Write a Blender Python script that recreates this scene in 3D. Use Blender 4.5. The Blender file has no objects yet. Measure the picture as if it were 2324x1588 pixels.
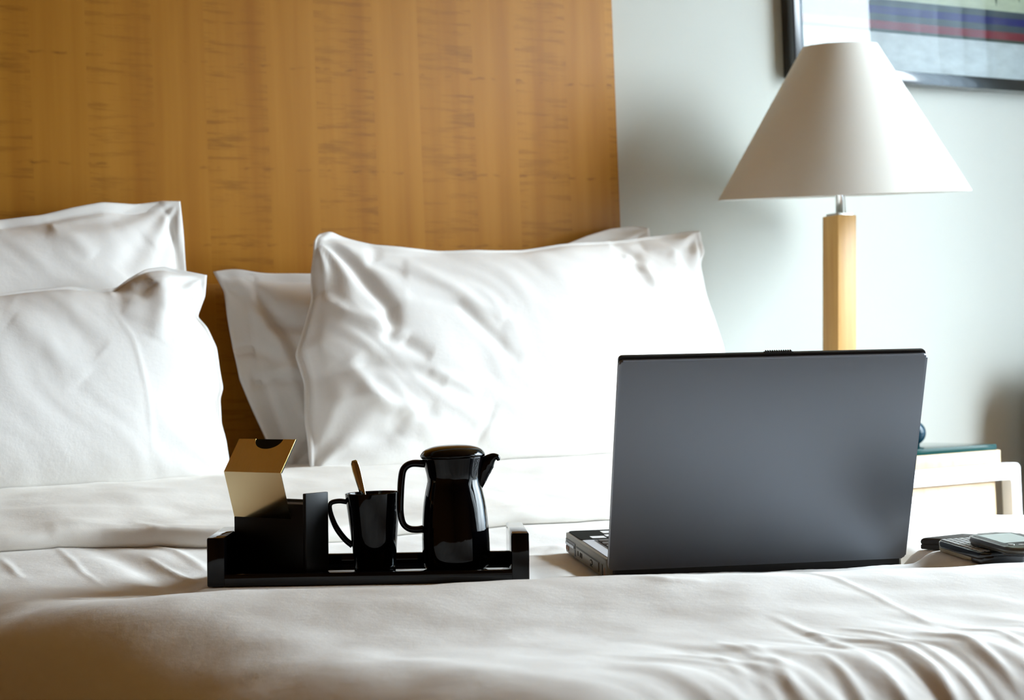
import bpy, bmesh, math
import numpy as np
from mathutils import Matrix, Vector
from mathutils.bvhtree import BVHTree

# ------------------------------------------------------------------ camera
F, CX, CY = 3900.0, 1162.0, 794.0
AZ, ROLL, PITCH = math.radians(30), math.radians(2.2), math.atan(66 / 3900)
EYE = np.array([0.0, 0.0, 0.8])
fw = np.array([math.sin(AZ) * math.cos(PITCH), math.cos(AZ) * math.cos(PITCH), math.sin(PITCH)])
r0 = np.array([math.cos(AZ), -math.sin(AZ), 0.0])
u0 = np.cross(r0, fw)
cr = math.cos(ROLL) * r0 - math.sin(ROLL) * u0
cu = math.sin(ROLL) * r0 + math.cos(ROLL) * u0
scene = bpy.context.scene
cd = bpy.data.cameras.new('camera')
cam = bpy.data.objects.new('camera', cd)
scene.collection.objects.link(cam)
cd.sensor_fit = 'HORIZONTAL'
cd.sensor_width = 36.0
cd.lens = 36.0 * F / 2324.0
cd.clip_start = 0.02
cd.dof.use_dof = True
cd.dof.focus_distance = 1.98
cd.dof.aperture_fstop = 9.0
M4 = Matrix.Identity(4)
for i in range(3):
    M4[i][0], M4[i][1], M4[i][2], M4[i][3] = cr[i], cu[i], -fw[i], EYE[i]
cam.matrix_world = M4
scene.camera = cam

# ------------------------------------------------------------------ light
world = bpy.data.worlds.new('daylight')
scene.world = world
world.use_nodes = True
bg = world.node_tree.nodes['Background']
bg.inputs['Color'].default_value = (0.785, 0.905, 1.0, 1)
# evenly overcast sky: three times brighter overhead than at the horizon, dim ground below it
_wn = world.node_tree.nodes; _wl = world.node_tree.links
_tc = _wn.new('ShaderNodeTexCoord'); _sx = _wn.new('ShaderNodeSeparateXYZ'); _wl.new(_tc.outputs['Generated'], _sx.inputs[0])
_mr = _wn.new('ShaderNodeMapRange'); _mr.inputs['From Min'].default_value = 0; _mr.inputs['From Max'].default_value = 1
SKY = 13.0
_mr.inputs['To Min'].default_value = SKY; _mr.inputs['To Max'].default_value = SKY * 3
_wl.new(_sx.outputs['Z'], _mr.inputs['Value'])
_gr = _wn.new('ShaderNodeMapRange'); _gr.inputs['From Min'].default_value = -.06; _gr.inputs['From Max'].default_value = .02
_gr.inputs['To Min'].default_value = .14; _gr.inputs['To Max'].default_value = 1
_wl.new(_sx.outputs['Z'], _gr.inputs['Value'])
_mu = _wn.new('ShaderNodeMath'); _mu.operation = 'MULTIPLY'
_wl.new(_mr.outputs[0], _mu.inputs[0]); _wl.new(_gr.outputs[0], _mu.inputs[1]); _wl.new(_mu.outputs[0], bg.inputs['Strength'])
WIN_Y0, WIN_Y1, WIN_Z0, WIN_Z1, ROOM_X1 = 0.30, 2.36, 0.30, 2.42, 3.5
pl = bpy.data.lights.new('window_right_offscreen', 'AREA')
pl.shape = 'RECTANGLE'
pl.size = WIN_Y1 - WIN_Y0
pl.size_y = WIN_Z1 - WIN_Z0
pl.energy = 1.0
pl.cycles.is_portal = True
po = bpy.data.objects.new('window_right_offscreen', pl)
scene.collection.objects.link(po)
po.location = (ROOM_X1 + 0.16, (WIN_Y0 + WIN_Y1) / 2, (WIN_Z0 + WIN_Z1) / 2)
po.rotation_euler = (math.radians(90), 0, math.radians(90))
scene.view_settings.view_transform = 'Standard'
scene.view_settings.look = 'None'
scene.view_settings.gamma = 1.0
scene.view_settings.use_curve_mapping = False
scene.view_settings.exposure = 0.50
scene.cycles.use_denoising = True
scene.cycles.max_bounces = 10
scene.cycles.sample_clamp_indirect = 0.0
scene.cycles.diffuse_bounces = 6

# ------------------------------------------------------------------ pixel -> place helpers
def ray(px, py):
    return fw + cr * (px - CX) / F + cu * (CY - py) / F
def at_z(px, py, z):
    v = ray(px, py); return EYE + v * ((z - EYE[2]) / v[2])
def at_y(px, py, y):
    v = ray(px, py); return EYE + v * (y / v[1])
def at_d(px, py, d):
    return EYE + ray(px, py) * d
def on_plane(px, py, y0, z0, k):          # plane Y = y0 + k (Z - z0)
    v = ray(px, py)
    t = (y0 + k * (EYE[2] - z0)) / (v[1] - k * v[2])
    return EYE + v * t

# ------------------------------------------------------------------ noise
_rng = np.random.RandomState(7)
_perm = _rng.permutation(256)
_grad = np.stack([np.cos(np.arange(256) * 2.399), np.sin(np.arange(256) * 2.399)], -1)
def perlin(x, y, seed=0):
    x = np.asarray(x, float) + seed * 17.31; y = np.asarray(y, float) + seed * 9.77
    xi, yi = np.floor(x).astype(int), np.floor(y).astype(int)
    xf, yf = x - xi, y - yi
    def g(a, b, dx, dy):
        h = _perm[(_perm[a & 255] + b) & 255]
        return _grad[h, 0] * dx + _grad[h, 1] * dy
    s = lambda t: t * t * t * (t * (t * 6 - 15) + 10)
    u, v = s(xf), s(yf)
    n0 = g(xi, yi, xf, yf) * (1 - u) + g(xi + 1, yi, xf - 1, yf) * u
    n1 = g(xi, yi + 1, xf, yf - 1) * (1 - u) + g(xi + 1, yi + 1, xf - 1, yf - 1) * u
    return (n0 * (1 - v) + n1 * v) * 1.5
def sstep(x, a, b):
    t = np.clip((np.asarray(x, float) - a) / (b - a), 0, 1)
    return t * t * (3 - 2 * t)
def stroke(x, y, pts, amp, wid, taper=True):
    """soft ridge (amp > 0) or furrow (amp < 0) along a polyline"""
    pts = np.asarray(pts, float)
    seg = np.linalg.norm(np.diff(pts, axis=0), axis=1)
    cum = np.concatenate([[0], np.cumsum(seg)])
    best = np.full(np.shape(x), 1e9); where = np.zeros(np.shape(x))
    for i in range(len(pts) - 1):
        a, b = pts[i], pts[i + 1]
        d = b - a
        t = np.clip(((x - a[0]) * d[0] + (y - a[1]) * d[1]) / (d @ d + 1e-12), 0, 1)
        dist = np.hypot(x - a[0] - t * d[0], y - a[1] - t * d[1])
        m = dist < best
        best = np.where(m, dist, best); where = np.where(m, (cum[i] + t * seg[i]) / cum[-1], where)
    k = np.sin(np.clip(where, 0.0, 1.0) * math.pi) ** 0.5 if taper else 1.0
    return amp * k * np.exp(-(best / wid) ** 2)

# ------------------------------------------------------------------ materials
def mat(name, col=(.8, .8, .8), rough=.5, metal=0.0, spec=.5, coat=0.0, **kw):
    m = bpy.data.materials.new(name); m.use_nodes = True
    b = m.node_tree.nodes['Principled BSDF']
    b.inputs['Base Color'].default_value = (*col, 1)
    b.inputs['Roughness'].default_value = rough
    b.inputs['Metallic'].default_value = metal
    b.inputs['Specular IOR Level'].default_value = spec
    b.inputs['Coat Weight'].default_value = coat
    if coat: b.inputs['Coat Roughness'].default_value = .03
    for k, v in kw.items(): b.inputs[k].default_value = v
    return m
def nn(m, t): return m.node_tree.nodes.new(t)
def lk(m, a, b): m.node_tree.links.new(a, b)
def mathn(m, op, a, b=None):
    n = nn(m, 'ShaderNodeMath'); n.operation = op
    for i, v in enumerate((a, b)):
        if v is None: continue
        if isinstance(v, (int, float)): n.inputs[i].default_value = v
        else: lk(m, v, n.inputs[i])
    return n.outputs[0]
def scaled(m, sx, sy, sz, loc=(0, 0, 0)):
    tc = nn(m, 'ShaderNodeTexCoord'); mp = nn(m, 'ShaderNodeMapping')
    mp.inputs['Scale'].default_value = (sx, sy, sz); mp.inputs['Location'].default_value = loc
    lk(m, tc.outputs['Object'], mp.inputs['Vector'])
    return mp.outputs['Vector']
def noise(m, vec, scale=1.0, detail=3.0, rough=.5):
    n = nn(m, 'ShaderNodeTexNoise'); n.inputs['Scale'].default_value = scale
    n.inputs['Detail'].default_value = detail; n.inputs['Roughness'].default_value = rough
    lk(m, vec, n.inputs['Vector']); return n.outputs['Fac']
def ramp(m, fac, stops):
    r = nn(m, 'ShaderNodeValToRGB'); lk(m, fac, r.inputs['Fac'])
    el = r.color_ramp.elements
    while len(el) < len(stops): el.new(.5)
    for e, (p, c) in zip(el, stops): e.position = p; e.color = (*c, 1)
    return r.outputs['Color']
def mixc(m, fac, a, b, mode='MIX'):
    n = nn(m, 'ShaderNodeMix'); n.data_type = 'RGBA'; n.blend_type = mode
    for i, v in ((0, fac), (6, a), (7, b)):
        if isinstance(v, (int, float)): n.inputs[i].default_value = v
        elif isinstance(v, tuple): n.inputs[i].default_value = (*v, 1)
        else: lk(m, v, n.inputs[i])
    return n.outputs[2]
def bump(m, height, strength, dist):
    b = nn(m, 'ShaderNodeBump'); b.inputs['Strength'].default_value = strength
    b.inputs['Distance'].default_value = dist; lk(m, height, b.inputs['Height'])
    lk(m, b.outputs['Normal'], m.node_tree.nodes['Principled BSDF'].inputs['Normal'])
def basecol(m, c): lk(m, c, m.node_tree.nodes['Principled BSDF'].inputs['Base Color'])

def fabric(name, col):
    m = mat(name, col, .85, spec=.2)
    m.node_tree.nodes['Principled BSDF'].inputs['Sheen Weight'].default_value = .08
    a = noise(m, scaled(m, 900, 900, 900), 1, 2)
    b = noise(m, scaled(m, 45, 45, 45), 1, 3)
    c = noise(m, scaled(m, 130, 130, 130), 1, 3)
    bump(m, mathn(m, 'ADD', mathn(m, 'ADD', mathn(m, 'MULTIPLY', a, .25), mathn(m, 'MULTIPLY', c, .5)), b), .30, .0018)
    return m
M_sheet = fabric('cotton_white', (.82, .80, .775))
M_duvet = fabric('duvet_cotton', (.90, .88, .85))
M_fold = fabric('turned_sheet_cotton', (.88, .85, .80))

def wood(name, dark, mid, light, leaf=.21):
    m = mat(name, mid, .5, spec=.18)
    tc = nn(m, 'ShaderNodeTexCoord'); sx = nn(m, 'ShaderNodeSeparateXYZ'); lk(m, tc.outputs['Object'], sx.inputs[0])
    li = mathn(m, 'FLOOR', mathn(m, 'DIVIDE', sx.outputs['X'], leaf))
    fx = mathn(m, 'FRACT', mathn(m, 'DIVIDE', sx.outputs['X'], leaf))
    off = nn(m, 'ShaderNodeCombineXYZ')
    lk(m, mathn(m, 'MULTIPLY', fx, leaf), off.inputs['X']); lk(m, mathn(m, 'MULTIPLY', li, .37), off.inputs['Y']); lk(m, sx.outputs['Z'], off.inputs['Z'])
    def sc(a, b, c):
        mp = nn(m, 'ShaderNodeMapping'); mp.inputs['Scale'].default_value = (a, b, c); lk(m, off.outputs[0], mp.inputs['Vector']); return mp.outputs['Vector']
    grain = noise(m, sc(150, 1, 4), 1, 4, .6)
    broad = noise(m, sc(16, 1, .9), 1, 3, .55)
    figure = noise(m, sc(11, .6, 95), 1, 4, .62)
    figmask = mathn(m, 'MULTIPLY', noise(m, sc(9, 1, 2.2), 1, 2), mathn(m, 'LESS_THAN', fx, .55))
    c = ramp(m, broad, [(.28, dark), (.5, mid), (.74, light)])
    c = mixc(m, mathn(m, 'MULTIPLY', mathn(m, 'SUBTRACT', grain, .3), .5), c, dark)
    fg = mathn(m, 'MULTIPLY', mathn(m, 'GREATER_THAN', figure, .42), 0)
    figs = nn(m, 'ShaderNodeMapRange'); figs.inputs['From Min'].default_value = .50; figs.inputs['From Max'].default_value = .68
    lk(m, figure, figs.inputs['Value'])
    c = mixc(m, mathn(m, 'MULTIPLY', figs.outputs[0], mathn(m, 'MULTIPLY', figmask, 1.0)), c, tuple(x * .62 for x in dark))
    # rows of small knots where the veneer leaves are end matched
    for zz in (1.055, 1.19, 1.375):
        wob = mathn(m, 'MULTIPLY', mathn(m, 'SUBTRACT', noise(m, sc(26, 1, 1), 1, 3), .5), .016)
        dz = mathn(m, 'ABSOLUTE', mathn(m, 'SUBTRACT', mathn(m, 'SUBTRACT', sx.outputs['Z'], zz), wob))
        near = nn(m, 'ShaderNodeMapRange'); near.inputs['From Min'].default_value = .0035; near.inputs['From Max'].default_value = 0
        lk(m, dz, near.inputs['Value'])
        patch = nn(m, 'ShaderNodeMapRange'); patch.inputs['From Min'].default_value = .5; patch.inputs['From Max'].default_value = .66
        lk(m, noise(m, sc(30, 1, 1), 1, 2), patch.inputs['Value'])
        c = mixc(m, mathn(m, 'MULTIPLY', mathn(m, 'MULTIPLY', near.outputs[0], patch.outputs[0]), .75), c, tuple(x * .45 for x in dark))
    basecol(m, c)
    return m
M_head = wood('figured_maple_veneer', (.305, .112, .005), (.375, .155, .011), (.43, .19, .019))
def plain_wood(name, dark, light, rough=.4):
    m = mat(name, light, rough, spec=.35)
    basecol(m, ramp(m, noise(m, scaled(m, 60, 60, 3), 1, 4, .6), [(.3, dark), (.7, light)]))
    return m
M_post = plain_wood('lamp_oak', (.50, .26, .07), (.64, .37, .12))
M_night = plain_wood('nightstand_beech', (.56, .40, .22), (.66, .50, .30))
M_wall = mat('wall_paint', (.575, .585, .54), .9, spec=.15)
bump(M_wall, noise(M_wall, scaled(M_wall, 260, 260, 260), 1, 3), .12, .001)
M_warm = mat('dark_wood_paneling', (.22, .085, .015), .9, spec=.1)
bump(M_warm, noise(M_warm, scaled(M_warm, 200, 200, 200), 1, 3), .1, .001)
M_ceil = mat('ceiling_paint', (.56, .32, .09), .95, spec=.1)
bump(M_ceil, noise(M_ceil, scaled(M_ceil, 150, 150, 150), 1, 3), .1, .001)
M_floor = mat('brown_carpet', (.16, .085, .03), 1.0, spec=.05)
basecol(M_floor, ramp(M_floor, noise(M_floor, scaled(M_floor, 300, 300, 300), 1, 3), [(.3, (.07, .03, .010)), (.7, (.13, .06, .02))]))
M_black = mat('black_lacquer', (.002, .002, .0025), .07, spec=.30)
M_boxblk = mat('black_leatherette', (.002, .002, .0025), .5, spec=.28)
M_glaze = mat('black_glaze', (.001, .001, .0015), .035, spec=.27)
M_chrome = mat('brushed_steel', (.62, .62, .60), .28, 1.0)
M_spoon = mat('polished_steel', (.66, .62, .50), .12, 1.0)
M_gold_s = mat('smooth_gold', (.80, .66, .40), .13, 1.0)
M_gold = mat('brushed_gold', (1.0, .70, .22), .40, 1.0)
g = noise(M_gold, scaled(M_gold, 1600, 60, 60), 1, 3)
bump(M_gold, g, 1.0, .0016)
M_alu = mat('satin_aluminium', (.86, .86, .85), .38, .35)
M_shade = mat('lampshade_parchment', (.76, .75, .70), .8, spec=.2)
M_shade.node_tree.nodes['Principled BSDF'].inputs['Transmission Weight'].default_value = 0
M_frame = mat('black_frame_lacquer', (.006, .007, .010), .12, spec=.6, coat=.5)
M_lid = mat('laptop_grey_alloy', (.195, .215, .255), .42, .55)
bump(M_lid, noise(M_lid, scaled(M_lid, 1500, 1500, 1500), 1, 2), .08, .0004)
M_silver = mat('laptop_silver', (.55, .58, .64), .42, .4)
M_case = mat('laptop_taupe_plastic', (.17, .15, .11), .45, .2)
M_plast = mat('matte_black_plastic', (.008, .008, .009), .45, spec=.4)
M_palm = mat('dark_green_black_plastic', (.006, .007, .005), .6, spec=.02)
M_screen = mat('dark_screen', (.01, .01, .012), .08, spec=.5)
M_white = mat('white_print', (.8, .8, .8), .5)
M_amber = mat('jack_orange', (.35, .12, .03), .4)
M_phone = mat('graphite_plastic', (.10, .095, .085), .28, .5, coat=.3)
M_key = mat('silver_key_plastic', (.55, .56, .56), .3, .3)
M_phone_blk = mat('phone_black', (.01, .012, .016), .2, spec=.5)
M_tan = mat('phone_bronze', (.36, .28, .17), .4, .4)
M_lcd = mat('pale_lcd', (.45, .52, .49), .15, spec=.5)
M_leather = mat('black_leather', (.02, .016, .012), .55, spec=.4)
bump(M_leather, noise(M_leather, scaled(M_leather, 700, 700, 700), 1, 3), .35, .0006)
M_teal = mat('dark_teal_glass', (.004, .03, .05), .08, spec=.2)
M_chair = fabric('brown_upholstery', (.13, .07, .03))

def glassy(name, tint, ior=1.5, rough=0.0, glossy=1.0):
    """thin clear pane: transparent with a Fresnel mirror"""
    m = bpy.data.materials.new(name); m.use_nodes = True
    nt = m.node_tree; nt.nodes.remove(nt.nodes['Principled BSDF'])
    t = nn(m, 'ShaderNodeBsdfTransparent'); t.inputs['Color'].default_value = (*tint, 1)
    gl = nn(m, 'ShaderNodeBsdfGlossy'); gl.inputs['Roughness'].default_value = rough
    gl.inputs['Color'].default_value = (glossy, glossy, glossy, 1)
    fr = nn(m, 'ShaderNodeFresnel'); fr.inputs['IOR'].default_value = ior
    mx = nn(m, 'ShaderNodeMixShader')
    lk(m, fr.outputs[0], mx.inputs[0]); lk(m, t.outputs[0], mx.inputs[1]); lk(m, gl.outputs[0], mx.inputs[2])
    lk(m, mx.outputs[0], nt.nodes['Material Output'].inputs['Surface'])
    return m
M_pane = glassy('picture_glass', (.97, .98, .98))
M_winpane = glassy('window_glass', (.98, .99, .98), 1.3)
M_topglass = mat('green_plate_glass', (.003, .040, .036), .05, spec=.10)
def sheer():
    m = bpy.data.materials.new('sheer_curtain'); m.use_nodes = True
    nt = m.node_tree; nt.nodes.remove(nt.nodes['Principled BSDF'])
    a = nn(m, 'ShaderNodeBsdfDiffuse'); a.inputs['Color'].default_value = (.75, .78, .80, 1)
    b = nn(m, 'ShaderNodeBsdfTranslucent'); b.inputs['Color'].default_value = (.62, .72, .80, 1)
    mx = nn(m, 'ShaderNodeMixShader')
    w = nn(m, 'ShaderNodeTexNoise'); w.inputs['Scale'].default_value = 400
    mr = nn(m, 'ShaderNodeMapRange'); mr.inputs['To Min'].default_value = .42; mr.inputs['To Max'].default_value = .58
    lk(m, w.outputs['Fac'], mr.inputs['Value']); lk(m, mr.outputs[0], mx.inputs[0])
    lk(m, a.outputs[0], mx.inputs[1]); lk(m, b.outputs[0], mx.inputs[2])
    lk(m, mx.outputs[0], nt.nodes['Material Output'].inputs['Surface'])
    return m
M_sheer = sheer()

# ------------------------------------------------------------------ object helpers
COL = scene.collection
def link(o, parent=None):
    COL.objects.link(o)
    if parent is not None: o.parent = parent
    return o
def tag(o, label, cat, group=None):
    o['label'] = label; o['category'] = cat
    if group: o['group'] = group
    return o
def struct(o): o['kind'] = 'structure'; return o
def thing(name, label, cat, matrix=None, group=None):
    o = bpy.data.objects.new(name, None); o.empty_display_size = .05
    link(o)
    if matrix is not None: o.matrix_world = matrix
    return tag(o, label, cat, group)
def pyobj(name, verts, faces, m, parent=None, smooth=False):
    me = bpy.data.meshes.new(name)
    me.from_pydata([tuple(map(float, v)) for v in verts], [], [tuple(int(i) for i in f) for f in faces]); me.update()
    if smooth: me.polygons.foreach_set('use_smooth', [True] * len(me.polygons))
    if m: me.materials.append(m)
    return link(bpy.data.objects.new(name, me), parent)
def bmobj(name, bm, m, parent=None, smooth=False, auto=False):
    bmesh.ops.recalc_face_normals(bm, faces=bm.faces)
    me = bpy.data.meshes.new(name); bm.to_mesh(me); bm.free()
    if smooth: me.polygons.foreach_set('use_smooth', [True] * len(me.polygons))
    if smooth and auto: me.set_sharp_from_angle(angle=math.radians(40))
    if m: me.materials.append(m)
    return link(bpy.data.objects.new(name, me), parent)
def add_box(bm, lo, hi, bev=0.0, seg=2, xf=None):
    lo, hi = Vector(lo), Vector(hi)
    r = bmesh.ops.create_cube(bm, size=1.0)
    vs = r['verts']
    for v in vs:
        v.co = Vector(((lo[i] + hi[i]) / 2 + v.co[i] * (hi[i] - lo[i]) for i in range(3)))
    if bev:
        es = list({e for v in vs for e in v.link_edges})
        rr = bmesh.ops.bevel(bm, geom=es, offset=bev, segments=seg, profile=.5, affect='EDGES')
        vs = list({v for f in rr['faces'] for v in f.verts} | {v for v in vs if v.is_valid})
    if xf is not None:
        bmesh.ops.transform(bm, matrix=xf, verts=vs)
    return vs
def box(name, lo, hi, m, parent=None, bev=0.0, seg=2, xf=None):
    bm = bmesh.new(); add_box(bm, lo, hi, bev, seg, xf)
    return bmobj(name, bm, m, parent, smooth=bev > 0, auto=True)
def lathe(prof, n=64, axis=(0, 0)):
    V, Fc = [], []
    for r, z in prof:
        for k in range(n):
            a = 2 * math.pi * k / n
            V.append((axis[0] + r * math.cos(a), axis[1] + r * math.sin(a), z))
    for i in range(len(prof) - 1):
        for k in range(n):
            a, b = i * n + k, i * n + (k + 1) % n
            Fc.append((a, b, b + n, a + n))
    return V, Fc
def spline(pts, n):
    """Catmull-Rom through rows of pts"""
    P = np.asarray(pts, float)
    P = np.vstack([2 * P[0] - P[1], P, 2 * P[-1] - P[-2]])
    m = len(P) - 3
    out = []
    for t in np.linspace(0, m, n):
        i = min(int(t), m - 1); s = t - i
        a, b, c, d = P[i:i + 4]
        out.append(.5 * (2 * b + (c - a) * s + (2 * a - 5 * b + 4 * c - d) * s * s + (3 * b - a - 3 * c + d) * s ** 3))
    return np.array(out)
def tube(path, rad, n=14, flat=1.0, ref=(0, 1, 0), caps=True):
    """tube along path; radius rad in the plane of the path, rad*flat along ref"""
    P = np.asarray(path, float); rad = np.broadcast_to(rad, (len(P),)); flat = np.broadcast_to(flat, (len(P),))
    ref = np.asarray(ref, float); V, Fc = [], []
    for i, p in enumerate(P):
        t = P[min(i + 1, len(P) - 1)] - P[max(i - 1, 0)]; t = t / np.linalg.norm(t)
        a = np.cross(t, ref); a /= np.linalg.norm(a); b = np.cross(a, t)
        for k in range(n):
            th = 2 * math.pi * k / n
            V.append(p + a * rad[i] * math.cos(th) + b * rad[i] * flat[i] * math.sin(th))
    for i in range(len(P) - 1):
        for k in range(n):
            q, w = i * n + k, i * n + (k + 1) % n
            Fc.append((q, w, w + n, q + n))
    if caps:
        Fc.append(tuple(range(n - 1, -1, -1))); Fc.append(tuple(range((len(P) - 1) * n, len(P) * n)))
    return V, Fc
def rrect(w, h, r, n=6, x0=0.0, y0=0.0):
    """rounded rectangle with corner at (x0, y0), counter-clockwise"""
    out = []
    for cx_, cy_, a0 in ((w - r, r, -90), (w - r, h - r, 0), (r, h - r, 90), (r, r, 180)):
        for k in range(n + 1):
            a = math.radians(a0 + 90 * k / n)
            out.append((x0 + cx_ + r * math.cos(a), y0 + cy_ + r * math.sin(a)))
    return out
def slab(name, poly, z0, z1, m, parent=None, xf=None, bev=0.0):
    """polygon in xy extruded from z0 to z1, top and bottom rims bevelled"""
    bm = bmesh.new()
    lo = [bm.verts.new((x, y, z0)) for x, y in poly]; hi = [bm.verts.new((x, y, z1)) for x, y in poly]
    n = len(poly)
    bm.faces.new(list(reversed(lo))); bm.faces.new(hi)
    for i in range(n): bm.faces.new((lo[i], lo[(i + 1) % n], hi[(i + 1) % n], hi[i]))
    if bev:
        es = [e for e in bm.edges if abs(e.verts[0].co.z - e.verts[1].co.z) < 1e-9]
        bmesh.ops.bevel(bm, geom=es, offset=bev, segments=3, profile=.5, affect='EDGES')
    if xf is not None: bmesh.ops.transform(bm, matrix=xf, verts=bm.verts)
    return bmobj(name, bm, m, parent, smooth=True, auto=True)
def grid_faces(nu, nv, flip=False, base=0):
    f = []
    for j in range(nv - 1):
        for i in range(nu - 1):
            a = base + j * nu + i
            q = (a, a + 1, a + 1 + nu, a + nu)
            f.append(q[::-1] if flip else q)
    return f

# ------------------------------------------------------------------ the room
RX0, RX1, RY0, RY1, RZ1 = -1.7, ROOM_X1, -2.3, 2.90, 2.62
struct(box('floor', (RX0, RY0, -.1), (RX1, RY1, 0), M_floor))
struct(box('ceiling', (RX0, RY0, RZ1), (RX1, RY1, RZ1 + .1), M_ceil))
struct(box('wall_back', (RX0 - .15, RY1, -.1), (RX1 + .15, RY1 + .12, RZ1 + .1), M_wall))
struct(box('wall_left', (RX0 - .15, RY0, -.1), (RX0, RY1, RZ1 + .1), M_warm))
struct(box('wall_front', (RX0 - .15, RY0 - .12, -.1), (RX1 + .15, RY0, RZ1 + .1), M_warm))
bm = bmesh.new()
for lo, hi in (((RX1, RY0, -.1), (RX1 + .15, WIN_Y0, RZ1 + .1)), ((RX1, WIN_Y1, -.1), (RX1 + .15, RY1, RZ1 + .1)),
               ((RX1, WIN_Y0, -.1), (RX1 + .15, WIN_Y1, WIN_Z0)), ((RX1, WIN_Y0, WIN_Z1), (RX1 + .15, WIN_Y1, RZ1 + .1))):
    add_box(bm, lo, hi)
struct(bmobj('wall_right', bm, M_wall))
struct(box('baseboard_back', (RX0, RY1 - .015, 0), (RX1, RY1, .1), M_alu, bev=.003))
win = bpy.data.objects.new('window_1', None); link(win); struct(win)
xw0, xw1 = RX1 + .05, RX1 + .11
ym = (WIN_Y0 + WIN_Y1) / 2
for lo, hi in (((xw0, WIN_Y0, WIN_Z0), (xw1, WIN_Y0 + .05, WIN_Z1)), ((xw0, WIN_Y1 - .05, WIN_Z0), (xw1, WIN_Y1, WIN_Z1)),
               ((xw0, WIN_Y0 + .05, WIN_Z0), (xw1, WIN_Y1 - .05, WIN_Z0 + .05)), ((xw0, WIN_Y0 + .05, WIN_Z1 - .05), (xw1, WIN_Y1 - .05, WIN_Z1)),
               ((xw0, ym - .28, WIN_Z0 + .05), (xw1, ym - .24, WIN_Z1 - .05))):
    box('window_frame', lo, hi, M_alu, win, bev=.004)
for a, b in ((WIN_Y0 + .05, ym - .28), (ym - .24, WIN_Y1 - .05)):
    pyobj('window_pane', [(xw0 + .028, b, WIN_Z0 + .048), (xw0 + .028, a, WIN_Z0 + .048), (xw0 + .028, a, WIN_Z1 - .048), (xw0 + .028, b, WIN_Z1 - .048)], [(0, 1, 2, 3)], M_winpane, win)
# sheer curtain drawn to the head-side end of the window
cu_r = thing('sheer_curtain', 'white sheer curtain gathered at the headboard end of the window', 'curtain', Matrix.Translation((RX1 - .08, 1.95, 0)))
nu, nv = 90, 6
uu = np.linspace(0, .50, nu)
V = [(.018 * math.sin(u * 75) + .008 * math.sin(u * 31 + 1), u, z) for z in np.linspace(.06, 2.5, nv) for u in uu]
pyobj('drape', V, grid_faces(nu, nv), M_sheer, cu_r, True)
V, Fc = tube([(0, -1.8, 2.5), (0, .44, 2.5)], .012, 12, ref=(1, 0, 0)); pyobj('curtain_rod', V, Fc, M_chrome, cu_r, True)
for yy in (-1.78, .42):
    box('bracket', (-.01, yy - .012, 2.485), (.085, yy + .012, 2.515), M_chrome, cu_r, bev=.002)

# ------------------------------------------------------------------ headboard
HB_Y = RY1 - .045
hb_x1 = at_y(1399, 250, HB_Y)[0]
hb = thing('headboard', 'tall figured maple veneer headboard panel on the wall behind the bed', 'headboard', Matrix.Translation((.95, RY1, 0)))
zl = at_y(495, 643, HB_Y - .012)[2]
def hbox(name, lo, hi, bev):
    sh = Vector((.95, RY1, 0))
    # object origin stays at the world axis so the veneer runs on across the panels
    o = box(name, Vector(lo), Vector(hi), M_head, None, bev=bev)
    o.parent = hb; o.matrix_parent_inverse = hb.matrix_basis.inverted()
    return o
hbox('upper_panel', (-.75, HB_Y, zl), (hb_x1, RY1 - .001, 1.95), .0025)
hbox('lower_panel', (-.75, HB_Y - .012, .12), (hb_x1, RY1 - .001, zl), .002)

# ------------------------------------------------------------------ bed surface
LAP_O = np.array([1.0757, 1.6633, .5605]); LAP_YAW, LAP_PIT, LAP_ROL = -.3636, .047, .0139
M_LAP = Matrix.Translation(Vector(LAP_O)) @ Matrix.Rotation(LAP_YAW, 4, 'Z') @ Matrix.Rotation(LAP_ROL, 4, 'Y') @ Matrix.Rotation(LAP_PIT, 4, 'X')
LW, LD, LT = .358, .262, .027
TW, TD = .365, .150
M_TRAY = Matrix.Translation((.8279, 1.7786, .5736)) @ Matrix.Rotation(-.478, 4, 'Z') @ Matrix.Rotation(.026, 4, 'Y')
# the phone lies turned on the bed right of the laptop, the wallet behind it
def flat_frame(pA, pB, z):
    a, b = np.array(pA), np.array(pB)
    ex = np.array([b[0] - a[0], b[1] - a[1], 0]); ex /= np.linalg.norm(ex)
    ey = np.array([-ex[1], ex[0], 0])
    if ey @ np.array([.8, .6, 0]) < 0: ey = -ey
    return ex, ey
PK = .06                                     # the phone tips a little towards the foot of the bed
n_p = np.array([-PK * .5, -PK * .866, 1.0]); n_p /= np.linalg.norm(n_p)
pb_ph = at_z(2230, 1276, .580)
def on_phone(px, py):
    v = ray(px, py); return EYE + v * (((pb_ph - EYE) @ n_p) / (v @ n_p))
A_, B_ = on_phone(2124, 1248), on_phone(2215, 1277)
ex = (B_ - A_) / np.linalg.norm(B_ - A_); ey = np.cross(n_p, ex)
if ey @ np.array([.8, .6, 0]) < 0: ey = -ey
Mx = Matrix.Identity(4)
for i in range(3): Mx[i][0], Mx[i][1], Mx[i][2], Mx[i][3] = ex[i], ey[i], n_p[i], A_[i]
if Mx.determinant() < 0:
    for i in range(3): Mx[i][0] = -Mx[i][0]
PHS = -1 if Mx.col[0][0] * ex[0] + Mx.col[0][1] * ex[1] < 0 else 1
PL, PW = .110, .056
zW = .582
w0, w1, w2 = at_z(2090, 1242, zW), at_z(2182, 1209, zW + .012), at_z(2330, 1215, zW + .012)
e1 = (w1 - w0)[:2]; e1 /= np.linalg.norm(e1)
back = (w2 - w1)[:2]; back /= np.linalg.norm(back)
pA = w0[:2]; pB = w1[:2]; pC = pB + back * .16; pD = pA + back * .16
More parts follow.
